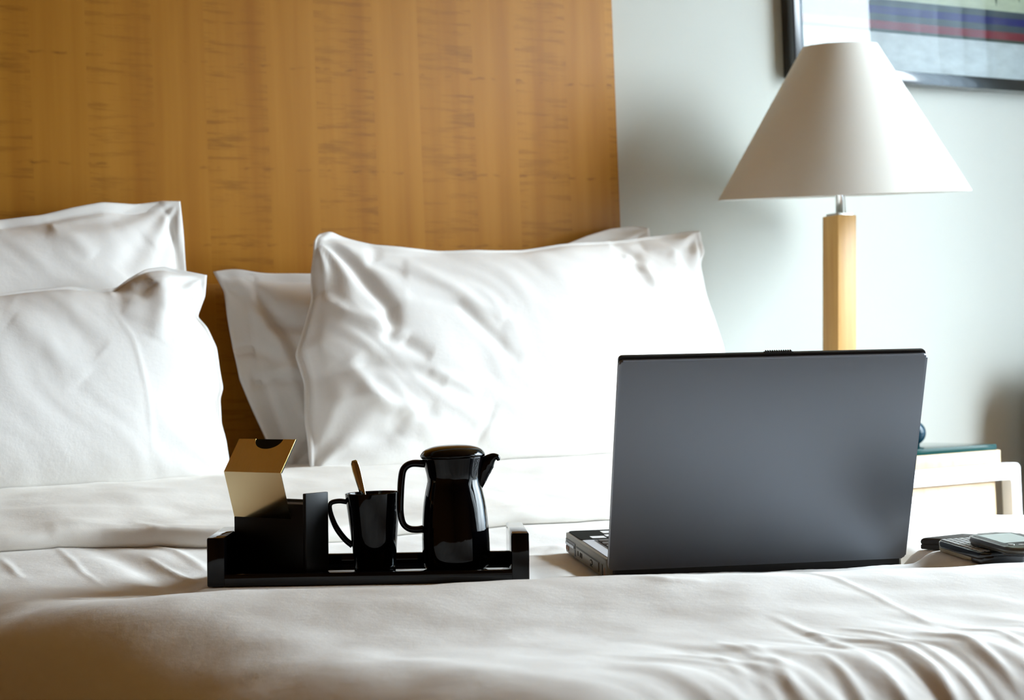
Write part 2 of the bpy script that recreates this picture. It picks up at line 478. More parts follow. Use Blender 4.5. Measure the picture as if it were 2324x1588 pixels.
poly = [tuple(p - pA) for p in (pA, pD, pC, pB)]
ar = sum(poly[i][0] * poly[(i + 1) % 4][1] - poly[(i + 1) % 4][0] * poly[i][1] for i in range(4))
if ar < 0: poly = poly[::-1]
M_WAL = Matrix.Identity(4)
for i in range(2): M_WAL[i][0], M_WAL[i][1], M_WAL[i][3] = (pB - pA)[i], (pD - pA)[i], pA[i]
M_WAL[2][3] = zW - .002
def footprint(x, y, M, x0, x1, y0, y1, soft, dz):
    """plane height under a tilted thing, and a soft mask of its footprint"""
    o = np.array(M.translation); ex = np.array(M.col[0][:3]); ey = np.array(M.col[1][:3])
    A = np.array([[ex[0], ey[0]], [ex[1], ey[1]]]); Ai = np.linalg.inv(A)
    a = Ai[0, 0] * (x - o[0]) + Ai[0, 1] * (y - o[1]); b = Ai[1, 0] * (x - o[0]) + Ai[1, 1] * (y - o[1])
    z = o[2] + ex[2] * a + ey[2] * b + dz
    d = np.hypot(np.maximum(np.maximum(x0 - a, a - x1), 0) * np.linalg.norm(ex[:2]), np.maximum(np.maximum(y0 - b, b - y1), 0) * np.linalg.norm(ey[:2]))
    return z, 1 - sstep(d, 0, soft)
ZS = .585
def sp(*pts): return [at_z(a, b, ZS)[:2] for a, b in pts]
S_DUVET = [  # furrows and ridges of the duvet, seen on the bed top
    (sp((1678, 1430), (1740, 1462), (1800, 1500)), .0016, .006), (sp((1750, 1385), (1830, 1408), (1920, 1440), (1990, 1470)), .0016, .0060),
    (sp((1765, 1394), (1850, 1424), (1930, 1458)), -.0009, .0055), (sp((1830, 1410), (1990, 1432), (2120, 1455), (2215, 1485)), .0030, .0060),
    (sp((1900, 1434), (2020, 1448), (2130, 1470), (2190, 1496)), -.0026, .0050), (sp((2080, 1405), (2200, 1425), (2324, 1450)), .0026, .0060),
    (sp((2050, 1420), (2180, 1440), (2310, 1466)), -.0020, .0045), (sp((1850, 1460), (1960, 1490), (2050, 1520)), .0020, .0055),
    (sp((1720, 1470), (1790, 1510), (1850, 1535)), -.0016, .006), (sp((1450, 1340), (1520, 1352), (1600, 1350)), .0018, .010),
    (sp((1400, 1425), (1550, 1440), (1660, 1470), (1740, 1520)), -.0022, .014), (sp((1730, 1310), (1900, 1335), (2050, 1370), (2150, 1400)), .0012, .004),
    (sp((1960, 1415), (2080, 1432), (2170, 1456)), .0020, .0045), (sp((2120, 1440), (2230, 1462), (2324, 1490)), .0020, .0045),
    (sp((1990, 1465), (2090, 1490), (2150, 1520)), .0020, .005), (sp((2180, 1395), (2260, 1405), (2330, 1420)), .0018, .004),
    (sp((1900, 1400), (1990, 1408), (2060, 1420)), .0018, .004), (sp((1620, 1425), (1700, 1455), (1760, 1492)), .0014, .005),
    (sp((1560, 1440), (1640, 1470), (1700, 1510)), .0014, .006), (sp((1880, 1475), (1940, 1500), (1990, 1530)), -.0014, .005),
    (sp((190, 1268), (330, 1288), (472, 1322)), -.006, .022), (sp((300, 1258), (400, 1268), (480, 1286)), .0022, .007),
    (sp((330, 1278), (420, 1292), (470, 1298)), .0022, .005), (sp((120, 1270), (190, 1300), (240, 1312)), .0015, .005),
    (sp((0, 1290), (50, 1312)), .0018, .005), (sp((20, 1345), (130, 1338), (260, 1350)), .0016, .006),
    (sp((820, 1215), (900, 1250), (985, 1262)), .0025, .007), (sp((1180, 1230), (1260, 1222), (1290, 1232)), .004, .02),
    (sp((700, 1345), (850, 1338), (1000, 1345)), -.002, .02),
]
def bed_z(x, y):
    x = np.asarray(x, float); y = np.asarray(y, float)
    d = .5 * x + .866 * y
    z = .5715 + 0 * x
    z = z + .024 * sstep(y, 1.95, 2.2) + .058 * sstep(y, 2.17, 2.52)
    z = z + .0255 * np.exp(-((d - 1.70) / .145) ** 2) * (1 - .10 * sstep(x, .9, 1.5))
    z = z + .006 * np.exp(-((d - 1.32) / .12) ** 2)
    z = z + .0042 * perlin(x * 3.3, y * 3.3, 1) + .0016 * perlin(x * 8, y * 8, 2) + .0012 * perlin(x * 19 + 2 * y, y * 19, 3)
    for pts, a, w in S_DUVET: z = z + stroke(x, y, pts, a, w)
    # fine gathered folds towards the foot edge
    gm = sstep(x, .58, .85) * (1 - sstep(y, 1.02, 1.20))
    q = x + .25 * y + .02 * perlin(x * 7, y * 7, 5)
    z = z + gm * (.0026 * perlin(q * 26, y * 3, 6) + .0016 * perlin(q * 55, y * 5, 8))
    FP = ((M_LAP, (0, LW, 0, LD)), (M_TRAY, (-TW / 2, TW / 2, 0, TD)), (Mx, ((0, PL) if PHS > 0 else (-PL, 0)) + (0, PW)), (M_WAL, (0, 1, 0, 1)))
    for M, a in FP:
        zz, k = footprint(x, y, M, *a, .05, -.0015)
        z = z * (1 - k) + np.minimum(z, zz) * k
    # lift the duvet to meet what lies on it
    for M, a in FP:
        zz, k = footprint(x, y, M, *a, .03, -.001)
        z = z * (1 - k) + np.maximum(z, zz) * k
    return z
def bz(x, y): return float(bed_z(np.array([x]), np.array([y]))[0])

bed = thing('bed', 'wide upholstered bed base and mattress under the white duvet', 'bed', Matrix.Translation((.95, 1.9, 0)))
def bedbox(name, lo, hi, m, bev):
    o = box(name, Vector(lo) - Vector((.95, 1.9, 0)), Vector(hi) - Vector((.95, 1.9, 0)), m, bed, bev=bev, seg=4); return o
bedbox('bed_base', (.56, 1.06, .06), (1.90, 2.83, .30), M_chair, .02)
bedbox('mattress', (.56, 1.10, .30), (1.90, 2.83, .535), M_sheet, .04)
for lx, ly in ((.62, 1.12), (1.84, 1.12), (.62, 2.76), (1.84, 2.76)):
    bedbox('leg', (lx - .03, ly - .03, 0), (lx + .03, ly + .03, .07), M_black, .004)

# duvet: flat cloth coordinates folded over the left, right and foot edges
def fold_over(t, lo, R, ang=82):
    """cloth coordinate t (grows into the bed) -> (position, drop); lo = position of the hanging part"""
    A = math.radians(ang); over = np.maximum(lo + R - t, 0)
    th = np.minimum(over / R, A); rest = np.maximum(over - R * A, 0)
    pos = np.where(over > 0, lo + R - R * np.sin(th) - rest * math.cos(A), t)
    return pos, R * (1 - np.cos(th)) + rest * math.sin(A)
nu, nv = 330, 300
def knots(*spans): return np.concatenate([np.linspace(a, b, n, endpoint=False) for a, b, n in spans] + [[spans[-1][1]]])
U = knots((-.05, .5, 60), (.5, 1.2, 210), (1.2, 2.28, 150))
Vv = knots((.54, .85, 30), (.85, 1.35, 130), (1.35, 2.2, 140), (2.2, 2.82, 60))
UU, VV = np.meshgrid(U, Vv)
bl = sstep(VV, 1.72, 2.3)
st_l = np.interp(VV, [1.1, 1.5, 1.8, 2.3], [.66, .58, .52, .44]); R_l = .24 * (1 - bl) + .14 * bl; lo_l = st_l - R_l
lo_f, R_f = .935 + .010 * perlin(UU * 2.2, UU * 0, 4), .115
over = np.maximum(lo_l + R_l - UU, 0)
th = np.minimum(over / R_l, 1.35); rest = np.maximum(over - R_l * 1.35, 0)
PX = np.where(over > 0, lo_l + R_l - R_l * np.sin(th) - rest * math.cos(1.35), UU); DX = R_l * (1 - np.cos(th)) + rest * math.sin(1.35)
pr, DR = fold_over(-UU, -1.985, .09)
PX = np.where(UU > 1.7, -pr, PX); DX = DX + np.where(UU > 1.7, DR, 0)
PY, DY = fold_over(VV, lo_f, R_f)
Z = bed_z(np.clip(PX, .25, 1.98), np.clip(PY, .90, 2.9))
drop = np.where((DX > .02) & (DY > .02), np.maximum(DX, DY) + .25 * np.minimum(DX, DY), DX + DY)
# hanging folds of the cloth over the foot edge
hang = sstep(DY, .02, .12)
wave = perlin(PX * 26, DY * 1.2, 11) * .007 + perlin(PX * 60, DY * 2, 12) * .005
PY = PY - hang * (wave + .004)
Z = np.maximum(Z - drop, .10)
dv = pyobj('duvet', np.stack([PX, PY, Z], -1).reshape(-1, 3), grid_faces(len(U), len(Vv)), M_duvet, None, True)
tag(dv, 'rumpled white duvet spread over the bed under the tray and laptop', 'duvet')

# turned-down sheet in front of the pillows, its folded edge facing the foot of the bed
fx = np.array([at_z(a, b, .600)[:2] for a, b in ((230, 1243), (540, 1232), (1110, 1183), (1270, 1172), (1400, 1162))])
fX = np.concatenate([[-.1, .35], fx[:, 0], [1.6, 2.1]]); fY = np.concatenate([[2.28, 2.26], fx[:, 1], [2.085, 2.07]])
nu = 260
xs = np.linspace(.31, 2.005, nu)
y_f = np.interp(xs, fX, fY) + .006 * perlin(xs * 9, xs * 0, 21)
y_f = np.convolve(np.pad(y_f, 6, 'edge'), np.ones(13) / 13, 'valid')
th_f = np.interp(xs, [0, .5, .75, .95, 1.2, 1.35, 1.6, 2.0], [.022, .024, .027, .024, .021, .014, .012, .012]) + .002 * perlin(xs * 12, xs * 0, 22)
rows = []
zb_f = bed_z(xs, y_f)
xs_c = np.clip(xs, 0, 1.975)
edge = np.where(xs > 1.90, (xs - 1.90) ** 2 * 5.0, 0) + np.where(xs < .44, (.44 - xs) ** 2 * 5.0, 0)
for k, (dy, dz) in enumerate(((.10, -.004), (.05, -.002), (.02, .001), (.006, .05), (.001, .25), (0, .5), (.0015, .75), (.006, .93), (.014, 1.0))):
    yy = y_f + dy
    if k < 3: rows.append((xs, yy, bed_z(xs, yy) + dz * .3))
    else: rows.append((xs, yy + .0015 * perlin(xs * 20, xs * 0 + k * .1, 23), zb_f + th_f * dz))
for t in np.linspace(.03, 1, 60) ** 1.15:
    yy = y_f + .014 + t * (2.80 - y_f - .014)
    zz = np.maximum(bed_z(xs, yy), zb_f) + th_f * (1 - .35 * sstep(t, 0, .5)) + .0035 * perlin(xs * 5, yy * 14, 24) * sstep(t, 0, .1) + .0015 * perlin(xs * 9 + yy * 8, yy * 30, 25)
    rows.append((xs, yy, zz))
P = np.stack([np.stack([a + 0 * xs, b + 0 * xs, c - edge], -1) for a, b, c in rows])
dv_tree = BVHTree.FromPolygons([v.co.copy() for v in dv.data.vertices], [tuple(p.vertices) for p in dv.data.polygons])
def rest_z(tree, x, y, z):
    h = tree.ray_cast(Vector((x, y, 2.0)), Vector((0, 0, -1)))
    return z if h[0] is None else max(z, h[0].z + .0008)
for a_ in range(P.shape[0]):
    for b_ in range(P.shape[1]):
        P[a_, b_, 2] = rest_z(dv_tree, *map(float, P[a_, b_]))
ts = pyobj('top_sheet', P.reshape(-1, 3), grid_faces(nu, len(rows)), M_fold, None, True)
tag(ts, 'cream white sheet turned down across the bed in front of the pillows', 'sheet')
_tp = P[8:]                                   # upper face of the sheet
ts_tree = BVHTree.FromPolygons([Vector(map(float, v)) for v in _tp.reshape(-1, 3)], grid_faces(nu, len(_tp)))
def bed_top(x, y):
    z = -1.0
    for tr in (ts_tree, dv_tree):
        h = tr.ray_cast(Vector((x, y, 2.0)), Vector((0, 0, -1)))
        if h[0] is not None: z = max(z, h[0].z)
    return z

# ------------------------------------------------------------------ pillows
def resample(pts, n):
    pts = np.asarray(pts, float); s = np.concatenate([[0], np.cumsum(np.linalg.norm(np.diff(pts, axis=0), axis=1))])
    t = np.linspace(0, s[-1], n)
    return np.stack([np.interp(t, s, pts[:, k]) for k in range(pts.shape[1])], -1)
def smooth1(p, k):
    q = p.copy()
    for _ in range(k):
        q[1:-1] = .25 * q[:-2] + .5 * q[1:-1] + .25 * q[2:]
    return q
def pillow(name, label, top, right, bottom, left, plane, thick, flange, seed, wr=1.0, folds=(), lower=.25, group=None):
    """top, bottom run left to right; left, right run bottom to top (pixels -> points on the pillow's leaning mid plane)"""
    y0, z0, k = plane
    nu, nv = 170, 120
    pt = lambda L: np.array([on_plane(a, b, y0, z0, k)[[0, 2]] for a, b in L])
    T, R_, B, L = (smooth1(resample(pt(q), n), 2) for q, n in ((top, nu), (right, nv), (bottom, nu), (left, nv)))
    u = np.linspace(0, 1, nu)[None, :, None]; v = np.linspace(0, 1, nv)[:, None, None]
    C = (1 - v) * B[None] + v * T[None] + (1 - u) * L[:, None] + u * R_[:, None] \
        - ((1 - u) * (1 - v) * B[0] + u * (1 - v) * B[-1] + (1 - u) * v * T[0] + u * v * T[-1])
    X, Zc = C[..., 0], C[..., 1]
    u, v = u[..., 0] + 0 * X, v[..., 0] + 0 * X
    fu = np.clip((u - flange) / (1 - 2 * flange), 0, 1); fv = np.clip((v - flange * 1.2) / (1 - 2.4 * flange), 0, 1)
    prof = lambda s, p: np.clip(1 - np.abs(2 * s - 1) ** p, 0, 1) ** .62
    h = thick * prof(fu, 2.6) * prof(fv, 2.2) * (1 + lower * (.5 - v))
    inside = np.clip(h / (thick * .25), 0, 1)
    w = .012 * perlin(X * 3.5, Zc * 3.5, seed) * inside
    a, b = X * .75 + Zc * .66, -X * .66 + Zc * .75        # folds running down to the right
    warp = .06 * perlin(X * 6, Zc * 6, seed + 1)
    w = w + wr * inside * (.0026 * perlin(a * 16 + warp * 20, b * 4, seed + 2) + .0016 * perlin(a * 34 + warp * 30, b * 8, seed + 3))
    # puckers radiating from the corners
    for (ci, cj) in ((0, -1), (-1, -1), (0, 0), (-1, 0)):
        cx_, cz_ = C[cj, ci]
        rr = np.hypot(X - cx_, Zc - cz_); an = np.arctan2(Zc - cz_, X - cx_)
        w = w + wr * .004 * np.exp(-(rr / .13) ** 2) * np.sin(an * 11 + seed + 6 * perlin(X * 5, Zc * 5, seed + 4)) * np.clip(rr / .05, 0, 1)
    for pts, amp, wid in folds:
        w = w + stroke(X, Zc, pt(pts), amp, wid)
    al = math.atan(k); n = np.array([0, -math.cos(al), math.sin(al)])
    rim = .0018 + .004 * perlin(u * 9, v * 9, seed + 6) * (1 - inside)
    Y = y0 + k * (Zc - z0)
    mid = np.stack([X, Y, Zc], -1)
    off = (perlin(X * 9, Zc * 9, seed + 8) * .010 * (1 - inside))[..., None] * n
    front = mid + off + n * (h * .62 + w + .002)[..., None]
    back = mid + off - n * (h * .40 + .002)[..., None]
    nV = nu * nv
    V = np.concatenate([front.reshape(-1, 3), back.reshape(-1, 3)])
    for q in np.nonzero(V[:, 2] < .76)[0]:
        zt_ = bed_top(float(V[q, 0]), float(V[q, 1])) - .0015
        if V[q, 2] < zt_: V[q, 2] = zt_
    Fc = grid_faces(nu, nv) + grid_faces(nu, nv, True, nV)
    rim_i = [j for j in range(nu)] + [i * nu + nu - 1 for i in range(1, nv)] + [(nv - 1) * nu + j for j in range(nu - 2, -1, -1)] + [i * nu for i in range(nv - 2, 0, -1)]
    for q, w_ in zip(rim_i, rim_i[1:] + rim_i[:1]): Fc.append((w_, q, q + nV, w_ + nV))
    org = np.array([X.mean(), Y.mean(), Zc.min()])
    o = pyobj(name, V - org, Fc, M_sheet, None, True)
    o.location = org
    return tag(o, label, 'pillow', group)

pillow('pillow', 'plump white pillow leaning at the front on the laptop side of the bed',
    [(712, 548), (722, 531), (745, 526), (790, 540), (850, 556), (920, 565), (1000, 570), (1100, 571), (1180, 568), (1270, 556), (1350, 550), (1420, 545), (1500, 533), (1560, 524), (1588, 525)],
    [(1680, 1000), (1668, 900), (1648, 835), (1636, 780), (1620, 715), (1603, 660), (1590, 602), (1597, 575), (1588, 525)],
    [(705, 1085), (850, 1078), (1000, 1068), (1390, 1042), (1680, 1000)],
    [(705, 1085), (692, 960), (690, 870), (672, 805), (690, 745), (708, 680), (706, 620), (712, 548)],
    (2.60, .67, .26), .155, .012, 31, 1.0, [
        ([(735, 545), (800, 640), (850, 720), (850, 790), (930, 840)], -.012, .014), ([(712, 680), (760, 730), (830, 760), (880, 800)], .010, .014),
        ([(890, 690), (1000, 720), (1060, 790), (1120, 860)], -.006, .012), ([(900, 610), (1000, 680), (1090, 760)], .006, .014),
        ([(850, 560), (830, 610), (900, 640)], -.006, .012), ([(1380, 560), (1420, 590), (1410, 640)], -.010, .014),
        ([(1450, 565), (1500, 575), (1520, 610), (1490, 660)], .010, .016), ([(1395, 590), (1430, 625), (1450, 690)], .007, .014),
        ([(1545, 540), (1500, 600), (1440, 680), (1400, 700)], .006, .018), ([(1490, 560), (1560, 560), (1590, 540)], -.007, .012),
        ([(700, 870), (800, 850), (900, 870), (960, 900)], -.007, .014), ([(710, 930), (800, 920), (900, 960), (880, 1000)], .008, .014),
        ([(760, 830), (800, 900), (860, 960)], .006, .014), ([(740, 1000), (850, 1000), (950, 950)], -.006, .014),
        ([(1075, 940), (1060, 1000), (1050, 1040)], -.003, .007), ([(930, 870), (1000, 900), (1040, 920)], .005, .01)])
pillow('pillow', 'crumpled white pillow with a flat hem tucked behind the front laptop-side pillow',
    [(485, 616), (520, 611), (600, 618), (700, 622), (860, 612), (1060, 590), (1270, 560), (1330, 536), (1390, 517), (1440, 511), (1473, 517)],
    [(1520, 1010), (1500, 900), (1490, 760), (1482, 620), (1477, 560), (1473, 517)],
    [(652, 1085), (900, 1070), (1200, 1050), (1520, 1010)],
    [(652, 1085), (610, 1010), (575, 930), (545, 860), (530, 790), (518, 720), (510, 660), (485, 616)],
    (2.7478, .67, .16), .105, .045, 41, 1.0, [
        ([(535, 620), (570, 700), (620, 780), (660, 900), (705, 1040)], .007, .010), ([(560, 620), (600, 700), (650, 780), (690, 880)], -.009, .010),
        ([(600, 735), (660, 748), (720, 748)], -.010, .012), ([(525, 800), (570, 790), (640, 830)], -.007, .010), ([(570, 870), (620, 860), (690, 870)], -.009, .012),
        ([(580, 850), (640, 845), (690, 855)], .006, .010), ([(600, 690), (680, 700), (720, 690)], .008, .02)], lower=.1)
pillow('pillow', 'smooth white pillow at the front, edge rippled, farther from the laptop',
    [(-520, 690), (-350, 685), (-100, 672), (0, 667), (60, 658), (150, 651), (230, 659), (262, 655), (290, 634), (330, 612), (370, 605), (430, 618), (467, 627)],
    [(521, 1092), (522, 1040), (514, 1000), (502, 960), (500, 905), (507, 880), (497, 830), (490, 790), (470, 745), (451, 716), (466, 672), (467, 627)],
    [(-540, 1180), (-300, 1165), (0, 1138), (300, 1116), (521, 1092)],
    [(-540, 1180), (-535, 1000), (-530, 850), (-520, 690)],
    (2.555, .67, .26), .150, .014, 51, .55, [
        ([(300, 640), (350, 650), (350, 720), (320, 800)], .008, .018), ([(250, 665), (300, 680), (330, 650)], -.009, .014),
        ([(230, 720), (270, 800), (300, 920), (325, 1050)], .0013, .004), ([(400, 640), (420, 700), (440, 740)], -.006, .014),
        ([(20, 700), (120, 760), (200, 830)], -.004, .02), ([(0, 760), (80, 820), (150, 900)], .004, .02), ([(445, 730), (470, 800), (488, 900), (500, 1000)], -.004, .008)])
pillow('pillow', 'upright white pillow with a flat hem against the headboard, behind the smooth front pillow',
    [(-480, 535), (-300, 520), (-60, 500), (0, 498), (90, 489), (165, 472), (228, 461), (310, 461), (370, 454), (409, 457)],
    [(470, 1080), (445, 900), (428, 720), (421, 612), (414, 520), (409, 457)],
    [(-500, 1160), (0, 1120), (470, 1080)],
    [(-500, 1160), (-495, 900), (-490, 700), (-480, 535)],
    (2.727, .67, .17), .150, .032, 61, .8, [
        ([(110, 525), (240, 510), (330, 480), (372, 462)], -.009, .014), ([(0, 525), (80, 530), (110, 525)], -.006, .010),
        ([(376, 470), (395, 560), (405, 620)], -.006, .006), ([(330, 560), (290, 590), (250, 640)], -.006, .02), ([(100, 530), (150, 560), (190, 600)], .005, .016)], lower=.1)

# ------------------------------------------------------------------ serving tray
tray = thing('serving_tray', 'black lacquered tray with raised end handles lying on the duvet', 'tray', M_TRAY)
box('tray_floor', (-TW / 2 + .004, .003, 0), (TW / 2 - .004, TD - .003, .0095), M_black, tray, bev=.001)
box('rim', (-TW / 2, 0, 0), (TW / 2, .008, .0140), M_black, tray, bev=.0015)
box('rim', (-TW / 2, TD - .012, 0), (TW / 2, TD, .0215), M_black, tray, bev=.0015)
for s in (-1, 1):
    a, b = sorted((s * TW / 2, s * (TW / 2 - .0200)))
    box('handle', (a, -.001, 0), (b, TD + .001, .0555), M_black, tray, bev=.0018)
TF = .0095
SC = 2.03 / 3900
def tray_pt(px, py, depth):
    """tray-local x of a pixel column at the given local depth"""
    Mi = np.array(M_TRAY.inverted()); o = Mi[:3, :3] @ EYE + Mi[:3, 3]; d = Mi[:3, :3] @ ray(px, py)
    t = (depth - o[1]) / d[1]; return o + d * t

# pot ----------------------------------------------------------------
pot_x = tray_pt(1037, 1290, .064)[0]
M_POT = M_TRAY @ Matrix.Translation((pot_x, .064, TF)) @ Matrix.Rotation(-.026, 4, 'Y')
pot = thing('coffee_pot', 'glossy black ceramic coffee pot with lid and short spout on the tray', 'coffee pot', M_POT)
prof = np.array([(0, 0), (56, 0), (66, 2), (73, 8), (76, 18), (76.5, 40), (76, 75), (74, 110), (70.5, 145), (65.5, 172), (61, 190), (59.5, 200), (60.5, 212), (64, 228), (68, 243), (69.5, 250), (66, 252)]) * SC
pp = spline(prof[1:], 70); pp = np.vstack([prof[:1], pp])
V, Fc = lathe(pp, 72); pyobj('body', V, Fc, M_glaze, pot, True)
lidp = np.array([(66, 250), (71.5, 250.5), (73.5, 254), (72.5, 259), (66, 267), (54, 273), (38, 277), (18, 279), (0, 279.5)]) * SC
V, Fc = lathe(np.vstack([lidp[:1], spline(lidp[1:], 40)]), 72); pyobj('lid', V, Fc, M_glaze, pot, True)
hp = np.array([(-62, 238), (-92, 240), (-110, 230), (-117, 208), (-121, 165), (-122, 130), (-117, 106), (-104, 94), (-86, 91), (-66, 93)]) * SC
hp = spline(hp, 60)
V, Fc = tube(np.stack([hp[:, 0], 0 * hp[:, 0], hp[:, 1]], -1), np.interp(np.linspace(0, 1, 60), [0, .12, .35, .7, .9, 1], [9, 8, 8.5, 7, 8, 9]) * SC, 16, 1.25)
pyobj('handle', V, Fc, M_glaze, pot, True)
# spout: lofted ellipses from the shoulder out to the lip
sec = [((56, 172), 4, 5), ((63, 196), 11, 9), ((69, 218), 17, 11), ((77, 234), 18, 11), ((88, 245), 11.5, 10), ((98, 248.5), 6.5, 8.5), ((102, 244), 5.5, 7.5), ((103.5, 239), 3.5, 6)]
cs = spline([s[0] for s in sec], 36) * SC
ra = np.interp(np.linspace(0, 1, 36), np.linspace(0, 1, len(sec)), [s[1] for s in sec]) * SC
rb = np.interp(np.linspace(0, 1, 36), np.linspace(0, 1, len(sec)), [s[2] for s in sec]) * SC
V, Fc = tube(np.stack([cs[:, 0], 0 * cs[:, 0], cs[:, 1]], -1), ra, 20, rb / ra)
pyobj('spout', V, Fc, M_glaze, pot, True)

# mug ----------------------------------------------------------------
mug_x = tray_pt(852, 1290, .088)[0]
M_MUG = M_TRAY @ Matrix.Translation((mug_x, .088, TF)) @ Matrix.Rotation(-.026, 4, 'Y')
mug = thing('coffee_mug', 'tall black tapered mug holding a teaspoon between the pot and the box', 'mug', M_MUG)
mp = np.array([(0, 0), (43, 0), (45.5, 1.5), (47, 5), (52, 60), (57.5, 115), (63, 168), (63, 170), (61.5, 171), (59.5, 170), (54, 115), (48, 55), (43, 9), (0, 7)]) * SC
V, Fc = lathe(mp, 72); mo = pyobj('body', V, Fc, M_glaze, mug, True)
mo.data.set_sharp_from_angle(angle=math.radians(50))
hp = spline(np.array([(-59, 152), (-78, 154.5), (-96, 150), (-98, 132), (-87, 98), (-68, 69), (-50, 52)]) * SC, 44)
V, Fc = tube(np.stack([hp[:, 0], 0 * hp[:, 0], hp[:, 1]], -1), np.interp(np.linspace(0, 1, 44), [0, .4, .7, 1], [6, 5.5, 7, 7]) * SC, 14, 1.3)
pyobj('handle', V, Fc, M_glaze, mug, True)
# teaspoon resting in the mug
sp_r = thing('teaspoon', 'steel teaspoon standing in the black mug', 'spoon', M_MUG)
p0, p1 = np.array([14, 12, 12]) * SC, np.array([-40, -2, 246]) * SC
nS = 40; t = np.linspace(0, 1, nS)
path = p0 + (p1 - p0) * t[:, None] + np.stack([0 * t, -.004 * np.sin(t * 3.1), 0 * t], -1)
hw = np.interp(t, [0, .06, .14, .22, .3, .62, .9, .97, 1], [3, 9, 11.5, 9, 4.5, 6, 9.5, 9, 5]) * SC
V, Fc = tube(path, hw, 14, .0014 / hw.clip(.001), ref=(0, 1, 0)); pyobj('handle', V, Fc, M_spoon, sp_r, True)
V, Fc = tube(path[:10] - [0, .001, 0], hw[:10] * .8, 14, .0022 / hw[:10].clip(.001), ref=(0, 1, 0)); pyobj('bowl', V, Fc, M_spoon, sp_r, True)

# sachet box ---------------------------------------------------------
BA = math.radians(-38)                # box turned on the tray
cor = tray_pt(694, 1296, .028)        # its near corner
M_BOX = M_TRAY @ Matrix.Translation((cor[0], .028, TF)) @ Matrix.Rotation(BA, 4, 'Z')
sb = thing('sachet_box', 'black sachet box with a folded brushed gold flap standing on the tray', 'box', M_BOX)
# local: x from the near corner to the right-back side, front face along -x
bw, bd = .1138, .035
box('body', (-bw, 0, 0), (0, bd, .080), M_boxblk, sb, bev=.0012)
box('side_panel', (-.0035, -.0005, .0), (.0015, bd + .0035, .0925), M_boxblk, sb, bev=.001)
box('partition', (-bw + .004, bd - .004, .06), (-.006, bd, .083), M_boxblk, sb, bev=.0005)
# folded flap: profile (y towards the viewer is negative, z)
fpx0, fpx1 = -.1132, -.0223
prof_f = [(.004, .0515), (-.016, .1165), (.010, .154)]
def flap(name, m, thick, notch):
    bm = bmesh.new()
    pr = prof_f
    def add(ptsA):
        f = bm.faces.new([bm.verts.new(p) for p in ptsA]); return f
    add([(fpx0, pr[0][0], pr[0][1]), (fpx1, pr[0][0], pr[0][1]), (fpx1, pr[1][0], pr[1][1]), (fpx0, pr[1][0], pr[1][1])])
    (ya, za), (yb, zb) = pr[1], pr[2]
    top = []
    xc, rr = (fpx0 + fpx1) / 2 + .004, .022
    L = math.hypot(yb - ya, zb - za)
    if notch:
        n = 20
        for k in range(n + 1):
            a = math.pi * k / n
            xx = xc + rr * math.cos(a); q = 1 - (rr * .62 * math.sin(a)) / L
            top.append((xx, ya + (yb - ya) * q, za + (zb - za) * q))
    add([(fpx0, ya, za), (fpx1, ya, za), (fpx1, yb, zb)] + top + [(fpx0, yb, zb)])
    bmesh.ops.remove_doubles(bm, verts=bm.verts, dist=1e-6)
    bmesh.ops.triangulate(bm, faces=[f for f in bm.faces if len(f.verts) > 4])
    o = bmobj(name, bm, m, sb)
    md = o.modifiers.new('thickness', 'SOLIDIFY'); md.thickness = thick; md.offset = 1 if notch else -1
    return o
gf = flap('gold_flap', M_gold, .0006, True)
gf.data.materials.append(M_gold_s)
for p_ in gf.data.polygons: p_.material_index = 1 if p_.center.z < prof_f[1][1] - .005 else 0
prof_b = prof_f
bk = pyobj('flap_backing', [(fpx0 + .0005, prof_f[1][0] + .0022, prof_f[1][1]), (fpx1 - .0005, prof_f[1][0] + .0022, prof_f[1][1]), (fpx1 - .0005, prof_f[2][0] + .0022, prof_f[2][1] - .0002), (fpx0 + .0005, prof_f[2][0] + .0022, prof_f[2][1] - .0002)],
           [(0, 1, 2, 3)], M_boxblk, sb)
md = bk.modifiers.new('thickness', 'SOLIDIFY'); md.thickness = .001; md.offset = 0

# ------------------------------------------------------------------ laptop
lap = thing('laptop', 'open grey laptop seen from the back of its lid on the duvet', 'laptop', M_LAP)
slab('base', rrect(LW, LD, .012, 6), .003, LT, M_case, lap, bev=.003)
slab('bottom_shell', rrect(LW - .01, LD - .01, .01, 6, .005, .005), 0, .006, M_plast, lap)
slab('hinge_bar', rrect(LW - .012, .02, .004, 4, .006, -.004), .001, .020, M_plast, lap, bev=.003)
slab('deck_plate', rrect(LW - .010, .150, .004, 4, .005, .022), LT - .001, LT + .0006, M_silver, lap)
slab('palm_rest', rrect(LW - .008, LD - .176, .008, 4, .004, .172), LT - .001, LT + .0010, M_palm, lap)
slab('touchpad', rrect(.075, .045, .003, 4, LW / 2 - .05, .195), LT, LT + .0015, M_plast, lap)
kb = slab('keyboard', rrect(LW - .038, .132, .004, 4, .019, .036), LT - .001, LT + .0009, M_plast, lap)
key_me = None
for j in range(5):
    for i in range(14):
        if key_me is None:
            k = box('key', (0, 0, 0), (.0196, .0208, .0020), M_plast, kb, bev=.0010); key_me = k.data
        else: k = link(bpy.data.objects.new('key', key_me), kb)
        k.location = (.0222 + i * .0226, .042 + j * .0240, LT + .0008)
for x0, y0, w, h in ((.020, .180, .018, .018), (.043, .222, .030, .022), (.041, .192, .030, .018)):
    slab('sticker', rrect(w, h, .001, 3, x0, y0), LT + .0009, LT + .0014, M_white, lap)
